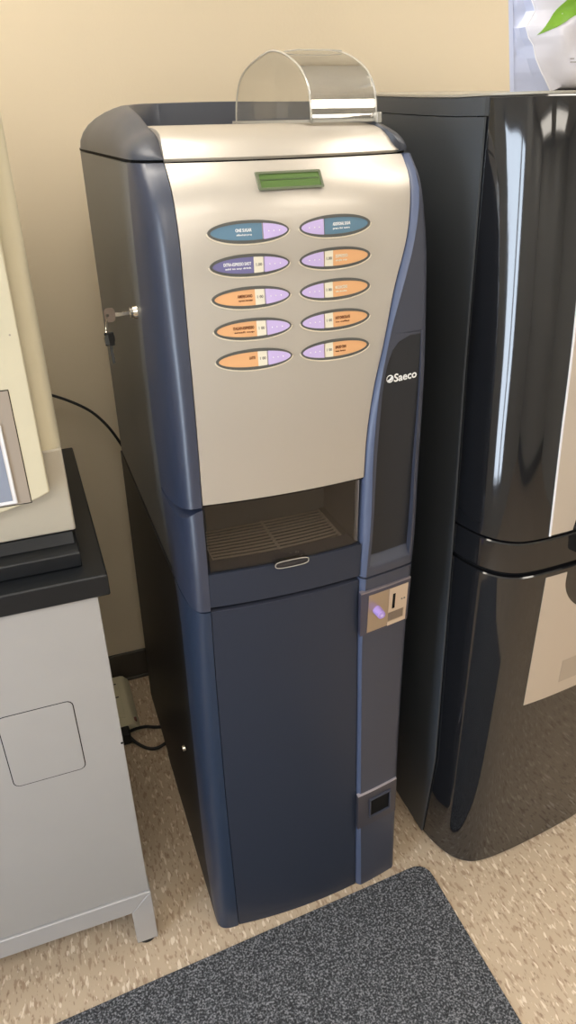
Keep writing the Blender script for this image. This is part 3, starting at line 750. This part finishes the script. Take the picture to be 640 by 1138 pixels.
g.prism([(.056, .004), (.056, 1.7575), (.12, 1.7575), (.25, 1.7615), (.80, 1.7835), (.80, .004)], 'x', .5975, 1.150)
rel(g, BM).build('side_casing', BSIDE, BM)
g = MB().prism([(.022, 1.7590), (.024, 1.787), (.12, 1.7870), (.25, 1.7910), (.80, 1.8130), (.80, 1.7850), (.25, 1.7630), (.12, 1.7590)], 'x', .5935, 1.151)
rel(g, BM).build('top_band', BSIDE, BM)
bpanel('inner_core', .006, 1.78, .012, SEAM)
ud = bpanel('upper_door', .992, 1.7875, 0, GLOSS, 24)
bpanel('middle_band', .919, .988, 0, GLOSS, 4)
ld = bpanel('lower_door', .003, .909, 0, GLOSS, 8)
P = bmp(.004, 1.79)+[(1.149, .12), (.5955, .12)]
tp = MB().prism(P, 'z', 1.7885, 1.7925).prism([(.12, 1.7885), (.12, 1.7925), (.25, 1.7963), (.80, 1.8183), (.80, 1.8143), (.25, 1.7923)], 'x', .5955, 1.149)
rel(tp, BM).build('top_plate', TOPW, BM)
def onface(name, z0, z1, xl, xr, mat_, parent, off=-.001, th=.003, nz=20):
    g = []; h = []
    for z in zs(z0, z1, nz):
        a = xl(z) if callable(xl) else xl; b = xr(z) if callable(xr) else xr
        rf = [(x, fy(x, z)+off, z) for x in zs(a, b, 10)]; g.append(rf); h.append([(x, y+th, z) for x, y, z in rf])
    return rel(MB().solid(g, h), BM).build(name, mat_, parent, smooth=True)
NX = lambda z: smooth_interp(z, [(.9965, .799), (1.03, .807), (1.10, .813), (1.25, .815), (1.7, .815)])
onface('upper_label_plate', .9975, 1.70, .741, NX, LABEL, ud)
onface('label_edge', .9965, 1.70, .7385, .7425, mat('white_label_edge', lin(235, 235, 240), .25), ud, off=-.002, th=.004)
LX = lambda z: .800 if z > .880 else .800+.26*(1-math.sqrt(max(0, 1-((.880-z)/.145)**2))) if z > .745 else 1.02
onface('lower_label_plate', .745, .897, .744, LX, LABEL, ld, nz=30)
onface('lower_label_base', .540, .745, .744, 1.02, LABEL, ld, nz=6)
onface('label_field', .575, .64, .84, 1.0, mat('taupe_label_field', lin(182, 170, 156), .38, metal=.3), ld, off=-.0015, th=.001)
g = MB()
g.prism([(.822, -.165), (.835, -.176), (.86, -.176), (.86, -.125), (.822, -.125)], 'z', .935, .992)
rel(g, BM).build('door_handle', GLOSS, BM, bevel=.005, seg=3)

# foil bag on top of the black machine
BG = empty('foil_bag', (.82, .13, 1.7945))
tag(BG, 'glossy white foil bag with green leaf print standing on the black machine', 'bag')
BAGM = mat('white_foil', lin(214, 213, 224), .30, spec=.6, coat=.4, bump=.6, bscale=30)
BAGS = mat('shaded_gusset_foil', lin(186, 194, 222), .32, spec=.6, coat=.4, bump=.4, bscale=22)  # darker lavender puts the shading of the inward fold into the gusset colour
X1, Z0, Z1 = .930, 1.7945, 2.10
X0 = lambda z: .7098-.17*(z-1.7945)
CR = [(1.7945, .781), (1.8119, .7666), (1.8258, .7545), (1.8463, .7394), (1.8664, .7304), (1.8769, .7193), (1.8924, .7111), (1.9159, .7257), (1.921, .7235), (1.9309, .716), (1.96, .722), (2.0, .712), (2.10, .70)]
crease = [((z-Z0)/(Z1-Z0), x) for z, x in CR]
def bagy(s, t):
    b = min(1, s*5)**.7*math.sin(PI*min(1, max(0, .12+.88*s)))**.5*math.sin(PI*(.06+.80*min(1, t*1.6)))**.8*.040
    cr = .0045*math.sin(11*s+14*t)+.004*math.sin(26*t-13*s)+.0022*abs(math.sin(31*s+34*t))
    return .100-b+cr*min(1, s*6)
g = []; h = []
TT = sorted(set([i/40 for i in range(41)]+[c[0] for c in crease]))
for t in TT:
    z = Z0+(Z1-Z0)*t; a = interp(t, crease); rf = []; rb = []
    for k in range(29):
        s = (k/28)**1.3; x = a+(X1-a)*s
        lift = .0075*(1-min(1, t/.10))**1.5*min(1, s*9)
        rf.append((x, bagy(s, t), z+lift)); rb.append((x+.02*(1-s), .200-(.1-bagy(s, t))*.3-.05*(1-min(1, s*4)), z+.0005+lift*.2))
    g.append(rf); h.append(rb)
rel(MB().solid(g, h), BG).build('front_face', BAGM, BG, smooth=True, angle=50)
g = []; h = []
for t in TT:
    z = Z0+(Z1-Z0)*t; a = interp(t, crease); x0 = X0(z)
    rf = [(x0-.0005, .122, z), (x0+.006, .1185, z), (x0+.007, .121, z), (x0+.4*(a-x0), .118+.003*math.sin(40*t), z), (x0+.75*(a-x0), .112, z), (a, .0995, z)]
    g.append(rf); h.append([(p[0]+.004, .128+.0*t, z) for p in rf])
rel(MB().solid(g, h), BG).build('side_gusset', BAGS, BG, smooth=True, angle=25)
rel(MB().tube([(x, .0990, z) for z, x in CR if z < 2.05], .0011, 6), BG).build('fold_highlight', mat('fold_highlight_foil', lin(245, 246, 252), .25, coat=.5), BG, smooth=True)  # bright tube added as a painted highlight along the crease
def on_bag(name, poly, mat_, off=.0015):
    out = []
    for x, z in poly:
        t = (z-Z0)/(Z1-Z0); a = interp(t, crease); s = (x-a)/(X1-a); out.append((x, bagy(s, t)-off, z))
    N = len(out); v = out+[(x, y+.001, z) for x, y, z in out]
    return rel(MB().add(v, [tuple(range(N)), tuple(range(2*N-1, N-1, -1))]+[(i, (i+1) % N, (i+1) % N+N, i+N) for i in range(N)]), BG).build(name, mat_, BG)
def curved_leaf(name, A, B, mat_, off=.0018):
    """strip between two edge curves, subdivided so that it hugs the bag"""
    n_ = 14; g = []; h = []
    for i in range(n_+1):
        t = i/n_
        pa = (interp(t, [(k/(len(A)-1), p[0]) for k, p in enumerate(A)]), interp(t, [(k/(len(A)-1), p[1]) for k, p in enumerate(A)]))
        pb = (interp(t, [(k/(len(B)-1), p[0]) for k, p in enumerate(B)]), interp(t, [(k/(len(B)-1), p[1]) for k, p in enumerate(B)]))
        rf = []
        for k in range(7):
            x = pa[0]+(pb[0]-pa[0])*k/6; z = pa[1]+(pb[1]-pa[1])*k/6
            tt = (z-Z0)/(Z1-Z0); a = interp(tt, crease); s = (x-a)/(X1-a); rf.append((x, bagy(s, tt)-off, z))
        g.append(rf); h.append([(x, y+.001, z) for x, y, z in rf])
    return rel(MB().solid(g, h), BG).build(name, mat_, BG, smooth=True)
curved_leaf('leaf_print', [(.728, 1.8796), (.741, 1.899), (.7554, 1.9165), (.775, 1.936), (.80, 1.962)], [(.728, 1.8796), (.752, 1.8905), (.782, 1.9066), (.800, 1.925), (.835, 1.962)], mat('leaf_green', lin(112, 158, 40), .35, noise=.15, nscale=40))
curved_leaf('dark_leaf_print', [(.782, 1.9075), (.797, 1.921), (.812, 1.936)], [(.782, 1.9065), (.812, 1.9135), (.850, 1.926)], mat('leaf_dark_green', lin(70, 110, 60), .4), .0013)
curved_leaf('orange_print', [(.797, 1.931), (.806, 1.945), (.85, 1.965)], [(.797, 1.930), (.812, 1.9255), (.87, 1.930)], mat('orange_print_ink', lin(225, 120, 70), .4), .0022)
for z, xa, xb in ((1.8437, .790, .797), (1.8385, .790, .818)):
    curved_leaf('print_line', [(xa, z), (xb, z)], [(xa, z+.0011), (xb, z+.0011)], GREYINK, .0018)

# ================================================================== FLOOR THINGS
mp_ = []
c1 = (.545, -.1075)
P = [(-.75, -.172), (.500, -.0965)]
P += [(.519, -.0965), (.533, -.1005), (.544, -.109), (.551, -.122), (.553, -.140), (.5535, -.60), (.553, -.98), (.53, -1.0), (-.75, -1.05)]
o = MB().prism(P, 'z', .0005, .0075).build('floor_mat', CARPET, None, bevel=.002)
tag(o, 'charcoal grey flecked carpet mat lying on the floor in front of the navy vending machine', 'floor mat')

PS = empty('power_strip', (-.12, .80, 0))
tag(PS, 'cream plastic power strip lying on the floor behind the grey cabinet', 'power strip')
pp = [(-.175, 0), (-.175, .040), (-.098, .040), (-.088, .036), (-.074, .018), (-.070, 0)]
rel(MB().prism([(p[0], p[1]+.0005) for p in pp], 'y', .665, .915), PS).build('strip_body', PSTRIP, PS, bevel=.003, seg=3)
rel(MB().box(-.165, -.112, .70, .90, .040, .0445), PS).build('socket_panel', PSTRIP, PS, bevel=.001)
rel(MB().box(-.135, -.118, .868, .873, .0445, .0452).box(-.135, -.118, .800, .805, .0445, .0452), PS).build('socket_slots', DARK, PS)
rel(MB().box(-.090, -.078, .685, .70, .026, .034), PS).build('rocker_switch', mat('red_brown_switch', lin(120, 80, 70), .4), PS)
PG = MB().box(-.150, -.108, .618, .660, .0008, .046).build('black_plug', RUBBER, None, bevel=.006, seg=3); tag(PG, 'chunky black plug at the near end of the cream power strip', 'plug')
for nm, pts, lb in (('appliance_cable', [(-.112, .644, .030), (-.085, .660, .020), (-.055, .668, .010), (-.03, .660, .0065), (-.006, .652, .0062)], 'straighter black cable running from the plug to the gap behind the navy machine'),
                    ('appliance_cable', [(-.112, .630, .022), (-.095, .605, .012), (-.065, .575, .0066), (-.035, .566, .0062), (-.006, .578, .0062)], 'looped black cable nearest the front, on the floor below the plug')):
    o = MB().tube([tuple(p) for p in catmull(pts, 6)], .0052, 8).build(nm, RUBBER, None, smooth=True); tag(o, lb, 'cord', 'cords behind the cabinet')
pts = [(-.42, .915, 1.02), (-.30, .915, 1.085), (-.20, .915, 1.098), (-.150, .915, 1.084), (-.08, .912, 1.044), (-.035, .91, 1.002), (.006, .905, .935), (.05, .89, .82), (.10, .86, .60)]
o = MB().tube([tuple(p) for p in catmull(pts, 8)], .0042, 8).build('wall_cable', RUBBER, None, smooth=True)
tag(o, 'black cable arching along the cream wall into the gap behind the vending machine', 'cable')
